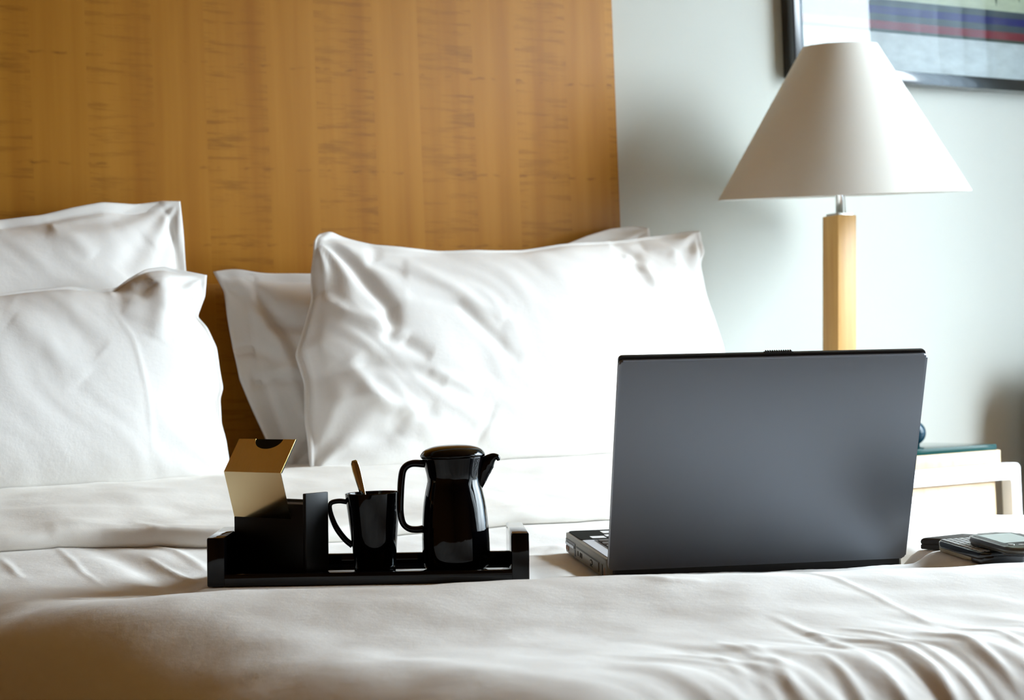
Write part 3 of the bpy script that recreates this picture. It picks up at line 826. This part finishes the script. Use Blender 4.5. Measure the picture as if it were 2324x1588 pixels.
# ports on the side that faces away from the lamp
def side(name, y0, y1, z0, z1, m, dx=.0006, bev=.0):
    return box(name, (-dx, y0, z0), (.004, y1, z1), m, lap, bev=bev)
side('card_slot', .190, .250, .0135, .0205, M_plast); side('card_slot_cover', .197, .250, .0132, .0165, M_silver, .0012)
side('drive_bay', .048, .182, .0065, .0175, M_case, .0013, .0006); side('drive_gap', .046, .184, .0175, .0186, M_plast, .0004)
side('vent_port', .028, .036, .006, .0185, M_plast); side('lock_slot', .016, .020, .006, .0165, M_amber, .0003); side('usb_port', .188, .196, .005, .0125, M_plast)
for yy in (.236, .247):
    V, Fc = tube([(-.0007, yy, .0085), (.004, yy, .0085)], .0032, 14, ref=(0, 1, 0)); pyobj('audio_jack', V, Fc, M_amber, lap, True)
for yy in (.165, .150, .142):
    side('drive_marking', yy, yy + .004, .009, .015, M_palm, .0016)
arc = [(-.0016, .086 + .006 * math.cos(a), .0125 + .0032 * math.sin(a)) for a in np.linspace(.6, 5.6, 16)]
V, Fc = tube(arc, .0005, 6, ref=(1, 0, 0)); pyobj('disc_mark', V, Fc, M_palm, lap, True)
side('disc_mark', .078, .094, .0078, .0084, M_palm, .0017)
for fx_, fy_ in ((.03, .03), (LW - .03, .03), (.03, LD - .03), (LW - .03, LD - .03)):
    box('foot', (fx_ - .01, fy_ - .006, -.0015), (fx_ + .01, fy_ + .006, .002), M_plast, lap, bev=.0005)
LEAN, LH = .2935, .2538
# lid frame: x along width, y up the lid, z towards the screen side
X_LID = Matrix.Translation((0, -.004, .016)) @ Matrix.Rotation(math.radians(90) + LEAN, 4, 'X')
# (rotation takes local y to up-and-towards the back, local z to the outer back face)
lid = slab('lid', rrect(LW, LH, .0045, 6), -.006, 0, M_lid, lap, X_LID, bev=.0022)
slab('bezel', rrect(LW - .001, LH + .0022, .004, 6, .0005, .001), -.0105, -.0055, M_plast, lap, X_LID, bev=.0006)
slab('screen', rrect(LW - .03, LH - .035, .002, 3, .015, .022), -.0112, -.0104, M_screen, lap, X_LID)
lt = slab('latch', rrect(.034, .006, .001, 3, .167, LH - .002), -.0100, -.0058, M_plast, lap, X_LID)
for i in range(12):
    box('latch_rib', (.1685 + i * .0026, LH + .0030, -.0098), (.1700 + i * .0026, LH + .0056, -.0060), M_plast, lt, bev=.0004, xf=X_LID)

# ------------------------------------------------------------------ phone and wallet
ph = thing('slider_phone', 'open slider phone with silver key rows lying beside the laptop', 'phone', Mx)
def pr_(w, h, r, x0, y0):                   # keep the body on the B side of A
    q = rrect(w, h, r, 7, x0, y0)
    return q if PHS > 0 else [(-x, y) for x, y in reversed(q)]
slab('battery_cover', pr_(PL * .74, PW - .004, .008, .001, .001), .0, .0075, M_tan, ph, bev=.002)
lowb = slab('keyboard_body', pr_(PL, PW, .011, 0, 0), .0045, .0120, M_phone_blk, ph, bev=.0022)
slab('base_shell', pr_(PL * .36, PW - .004, .010, PL * .66, .002), -.001, .0085, M_phone_blk, ph, bev=.002)
km = None
for j in range(6):
    for i in range(10):
        if km is None:
            k = box('key', (0, 0, 0), (.0078, .0052, .0012), M_key, lowb, bev=.0004); km = k.data
        else: k = link(bpy.data.objects.new('key', km), lowb)
        x = .0045 + i * .0094 + j * .0007
        k.location = (x if PHS > 0 else -x - .0078, .0042 + j * .0070, .0118)
UX, UY, UL, UW = .040, .013, .114, .060
slab('slider_rail', pr_(PL - UX - .006, PW - UY - .006, .008, UX + .005, UY + .004), .0118, .0140, M_phone_blk, ph)
slab('underside', pr_(UL - .004, UW - .004, .018, UX + .002, UY + .002), .0132, .0165, M_phone_blk, ph, bev=.001)
up = slab('screen_body', pr_(UL, UW, .019, UX, UY), .0155, .0225, M_phone, ph, bev=.0034)
slab('bezel', pr_(UL - .044, UW - .012, .004, UX + .010, UY + .006), .0220, .0228, M_phone_blk, up)
slab('screen', pr_(UL - .054, UW - .020, .002, UX + .015, UY + .010), .0227, .0231, M_lcd, up)
for bx_, by_ in ((.082, .010), (.088, .019), (.091, .029), (.088, .039), (.099, .026)):
    slab('button', pr_(.007, .006, .0025, UX + bx_, UY + by_), .0222, .0233, M_chrome, up)

wl = thing('leather_wallet', 'flat black leather wallet lying behind the slider phone', 'wallet', Matrix.Translation((pA[0], pA[1], zW - .002)))
slab('lower_leaf', [(x * .99, y * .99) for x, y in poly], 0, .006, M_leather, wl, bev=.0015)
slab('upper_leaf', poly, .004, .0135, M_leather, wl, bev=.0042)

# ------------------------------------------------------------------ nightstand
NY = 2.42
c_ = at_y(2262, 1007, NY)
NZ = float(c_[2]); NX1 = float(c_[0]); NX0 = NX1 - .415
ns = thing('nightstand', 'light wood nightstand with green glass top and pale metal frame beside the bed', 'nightstand', Matrix.Translation((NX0, NY, 0)))
nd = RY1 - .03 - NY
nwid = NX1 - NX0
box('glass_top', (0, 0, NZ - .0115), (nwid, nd, NZ), M_topglass, ns, bev=.0012)
box('top_board', (-.004, -.004, NZ - .0115 - .026), (nwid + .006, nd, NZ - .0115), M_night, ns, bev=.002)
zt = NZ - .0375
dz_ = box('drawer_body', (.02, .012, zt - .24), (nwid + .005, nd, zt), M_night, ns, bev=.002)
dr = box('drawer', (.03, .004, zt - .20), (nwid - .004, .014, zt - .035), M_night, ns, bev=.002)
V, Fc = tube([(nwid / 2, .004, zt - .11), (nwid / 2, -.014, zt - .11)], .008, 16, ref=(1, 0, 0)); pyobj('knob', V, Fc, M_chrome, dr, True)
# frame: inverted U of flat bar in front, legs to the floor
def uframe(y0, y1, name):
    x0, x1, t = -.012, nwid + .048, .024
    bm = bmesh.new(); zb = zt - .0005
    out = [(x0, 0), (x1, 0)] + [(x1 - .012 + .012 * math.cos(a), zb - .012 + .012 * math.sin(a)) for a in np.linspace(0, math.pi / 2, 6)] + [(x0 + .012 - .012 * math.sin(a), zb - .012 + .012 * math.cos(a)) for a in np.linspace(0, math.pi / 2, 6)]
    inn = [(x0 + t, 0), (x1 - t, 0)] + [(x1 - t - .006 + .006 * math.cos(a), zb - .031 - .006 + .006 * math.sin(a)) for a in np.linspace(0, math.pi / 2, 6)] + [(x0 + t + .006 - .006 * math.sin(a), zb - .031 - .006 + .006 * math.cos(a)) for a in np.linspace(0, math.pi / 2, 6)]
    n = len(out); vs = {}
    for nm, L in (('o', out), ('i', inn)):
        for f_, y in (('f', y0), ('b', y1)): vs[nm + f_] = [bm.verts.new((x, y, z)) for x, z in L]
    for i in range(1, n):
        j = (i + 1) % n
        bm.faces.new((vs['of'][i], vs['of'][j], vs['if'][j], vs['if'][i])); bm.faces.new((vs['ob'][i], vs['ib'][i], vs['ib'][j], vs['ob'][j]))
        bm.faces.new((vs['of'][i], vs['ob'][i], vs['ob'][j], vs['of'][j])); bm.faces.new((vs['if'][i], vs['if'][j], vs['ib'][j], vs['ib'][i]))
    for a, b in ((0, 0), (1, 1)):
        bm.faces.new((vs['of'][a], vs['if'][a], vs['ib'][a], vs['ob'][a]))
    return bmobj(name, bm, M_alu, ns)
uframe(-.012, .014, 'metal_frame'); uframe(nd - .03, nd - .004, 'metal_frame')

# small dark rounded thing standing on the glass
oc = at_y(2072, 975, NY + .10)
orn = thing('round_ornament', 'small dark teal rounded ornament on the nightstand, mostly hidden by the laptop', 'ornament', Matrix.Translation((oc[0], oc[1], NZ)))
R_o = .0245
V, Fc = lathe([(0, 0), (.012, 0)] + [(R_o * math.sin(a), .002 + R_o - R_o * math.cos(a)) for a in np.linspace(.5, 2.7, 30)] + [(.009, .0535), (.007, .0530), (0, .0525)], 40); pyobj('body', V, Fc, M_teal, orn, True)
V, Fc = lathe([(0, .0535), (.008, .0535), (.008, .058), (.0, .0595)], 24); pyobj('cap', V, Fc, M_chrome, orn, True)

# ------------------------------------------------------------------ table lamp
lp_d = 3.42
la = at_d(1914, 444, lp_d)
LX, LY = float(la[0]), float(la[1])
lamp = thing('table_lamp', 'table lamp with cream cone shade on a square wooden post', 'lamp', Matrix.Translation((LX, LY, NZ)))
zs0 = at_d(1916, 444, lp_d)[2] - NZ; zs1 = at_d(1904, 107, lp_d)[2] - NZ
rb_, rt_ = 283 * lp_d / F, 83.5 * lp_d / F
V, Fc = lathe([(rb_, zs0), (rt_, zs1), (rt_ - .0016, zs1), (rb_ - .0018, zs0), (rb_, zs0)], 96)
Rt = Matrix.Translation((0, 0, zs0)) @ Matrix.Rotation(math.radians(5.2), 4, Vector(r0)) @ Matrix.Translation((0, 0, -zs0))
V = [tuple(Rt @ Vector(v)) for v in V]          # the shade sits a little crooked on its rod
so = pyobj('shade', V, Fc, M_shade, lamp, True); so.data.set_sharp_from_angle(angle=math.radians(30))
pt_ = at_d(1905, 490, lp_d); pb_ = at_d(1905, 800, lp_d)
pt_l = np.array([pt_[0] - LX, pt_[1] - LY, pt_[2] - NZ]); dirp = (pt_ - pb_); dirp = dirp / dirp[2]
foot = pt_l - dirp * pt_l[2]
def shear(z): return Vector((pt_l[0] + dirp[0] * (z - pt_l[2]), pt_l[1] + dirp[1] * (z - pt_l[2]), z))
a_ = .0467 / 2 * lp_d / 3.38
def lean_box(name, h, z0, z1, m, bev):
    bm = bmesh.new(); add_box(bm, (-h, -h, 0), (h, h, 1), 0)
    for v in bm.verts:
        z = z0 + (z1 - z0) * v.co.z; c = shear(z); v.co = Vector((c.x + v.co.x, c.y + v.co.y, z))
    bmesh.ops.bevel(bm, geom=list(bm.edges), offset=bev, segments=2, profile=.5, affect='EDGES')
    return bmobj(name, bm, m, lamp, True, True)
lean_box('base', .075, .0, .016, M_chrome, .002)
lean_box('post', a_, .014, pt_l[2], M_post, .0012)
lean_box('cap_plate', a_ * .8, pt_l[2] - .001, pt_l[2] + .005, M_chrome, .0008)
V, Fc = tube([tuple(shear(pt_l[2] + .003)), tuple(shear(zs0 + .10))], .0075, 18, ref=(1, 0, 0)); pyobj('rod', V, Fc, M_chrome, lamp, True)
c1 = shear(pt_l[2] + .002)
V, Fc = tube([(c1.x + .012, c1.y - .004, c1.z), (c1.x + .0125, c1.y - .004, zs0 + .08)], .0012, 8, ref=(1, 0, 0)); pyobj('pull_cord', V, Fc, M_white, lamp, True)
ct = shear(zs0 + .11)
V, Fc = lathe([(0, 0), (.014, 0), (.016, .03), (.012, .05), (.026, .085), (.03, .105), (.024, .13), (.01, .142), (0, .144)], 24); V = [(x + ct.x, y + ct.y, z + ct.z - .02) for x, y, z in V]
pyobj('bulb', V, Fc, M_white, lamp, True)
for k in range(3):
    a = 2 * math.pi * k / 3 + .4; zz = zs0 + .19; rr = rb_ + (rt_ - rb_) * (.19 / (zs1 - zs0))
    V, Fc = tube([(ct.x, ct.y, zz - .02), (rr * math.cos(a), rr * math.sin(a), zz)], .0013, 8, ref=(0, 0, 1)); pyobj('shade_arm', V, Fc, M_chrome, lamp, True)

# ------------------------------------------------------------------ framed picture
PDEP = .040
PYF = RY1 - PDEP
pxl = float(at_y(1803, 120, PYF)[0])
pzb = float(at_y(2180, 197.5, PYF)[2]); fwid = float(at_y(2180, 171, PYF)[2]) - pzb
pxr, pzt = pxl + .92, pzb + .66
pic = thing('framed_picture', 'black framed glazed abstract print on the wall above the lamp', 'picture', Matrix.Translation((pxl, RY1, pzb)))
PW_, PH_ = pxr - pxl, pzt - pzb
for nm, lo, hi in (('frame_bar', (0, -PDEP, 0), (fwid, -.001, PH_)), ('frame_bar', (PW_ - fwid, -PDEP, 0), (PW_, -.001, PH_)),
                   ('frame_bar', (fwid, -PDEP, 0), (PW_ - fwid, -.001, fwid)), ('frame_bar', (fwid, -PDEP, PH_ - fwid), (PW_ - fwid, -.001, PH_))):
    box(nm, lo, hi, M_frame, pic, bev=.0012)
YA = -PDEP + .012
def ink(name, col):
    m = mat(name, col, .8, spec=.2)
    v = noise(m, scaled(m, 25, 25, 60), 1, 4, .6)
    basecol(m, mixc(m, v, tuple(c * .72 for c in col), tuple(min(c * 1.25, 1) for c in col)))
    return m
inks = [ink('print_paper', (.52, .56, .56)), ink('print_sage', (.50, .54, .40)), ink('print_slate', (.045, .065, .085)), ink('print_navy', (.012, .012, .14)), ink('print_red', (.20, .012, .025)), ink('print_green_black', (.03, .045, .03))]
def zpix(px, py): return float(at_y(px, py, RY1 + YA)[2]) - pzb
X0a, X1a = fwid * .8, PW_ - fwid * .8
vs, fs, mi = [], [], []
def quad(x0, x1, z0, z1, m_i, lift):
    b = len(vs); y = YA - lift
    vs.extend([(x0, y, z0), (x1, y, z0), (x1, y, z1), (x0, y, z1)]); fs.append((b, b + 1, b + 2, b + 3)); mi.append(m_i)
zc = [zpix(2250, q) for q in (23, 38, 55, 70, 88, 95)]
cuts = [(PH_ - fwid * .8, zc[0], 1), (zc[0], zc[1], 2), (zc[1], zc[2], 3), (zc[2], zc[3], 2), (zc[3], zc[4], 4), (zc[4], zc[5], 5), (zc[5], fwid * .8, 0)]
for z1, z0, m_i in cuts: quad(X0a, X1a, z0, z1, m_i, 0)
def tri(px, py, w, h):
    p = at_y(px, py, RY1 + YA); x, z = p[0] - pxl, p[2] - pzb; b = len(vs)
    vs.extend([(x, YA - .0004, z), (x + w, YA - .0004, z + h), (x - w, YA - .0004, z + h)]); fs.append((b, b + 1, b + 2)); mi.append(5)
for px_, py_ in ((2261, 16), (2313, 9), (2365, 4), (2205, 24)):
    if px_ > 2210: tri(px_, py_, .010, .055)
me = bpy.data.meshes.new('art_print'); me.from_pydata(vs, [], fs); me.update()
for m in inks: me.materials.append(m)
for p_, i_ in zip(me.polygons, mi): p_.material_index = i_
link(bpy.data.objects.new('art_print', me), pic)
box('backing', (fwid * .5, YA + .001, fwid * .5), (PW_ - fwid * .5, YA + .006, PH_ - fwid * .5), M_white, pic)
pyobj('glass', [(fwid * .8, -PDEP + .006, fwid * .8), (PW_ - fwid * .8, -PDEP + .006, fwid * .8), (PW_ - fwid * .8, -PDEP + .006, PH_ - fwid * .8), (fwid * .8, -PDEP + .006, PH_ - fwid * .8)], [(0, 1, 2, 3)], M_pane, pic)

# ------------------------------------------------------------------ unseen chair added by the window to shade the back wall
ac = thing('unseen_shade_chair', 'unseen low brown upholstered chair added by the window to shade the back wall', 'unseen_shade_chair', Matrix.Translation((3.18, 2.50, 0)))
box('backrest', (-.205, .18, .20), (.205, .345, .80), M_chair, ac, bev=.05, seg=5)
box('seat_cushion', (-.145, -.28, .26), (.145, .20, .42), M_chair, ac, bev=.04, seg=4)
box('seat_frame', (-.20, -.28, .14), (.20, .30, .27), M_chair, ac, bev=.015)
for s_ in (-1, 1):
    a, b = sorted((s_ * .205, s_ * .14))
    box('armrest', (a, -.28, .20), (b, .22, .56), M_chair, ac, bev=.028, seg=4)
    for yy in (-.23, .27):
        box('leg', (s_ * .17 - .02, yy - .02, 0), (s_ * .17 + .02, yy + .02, .15), M_black, ac, bev=.003)
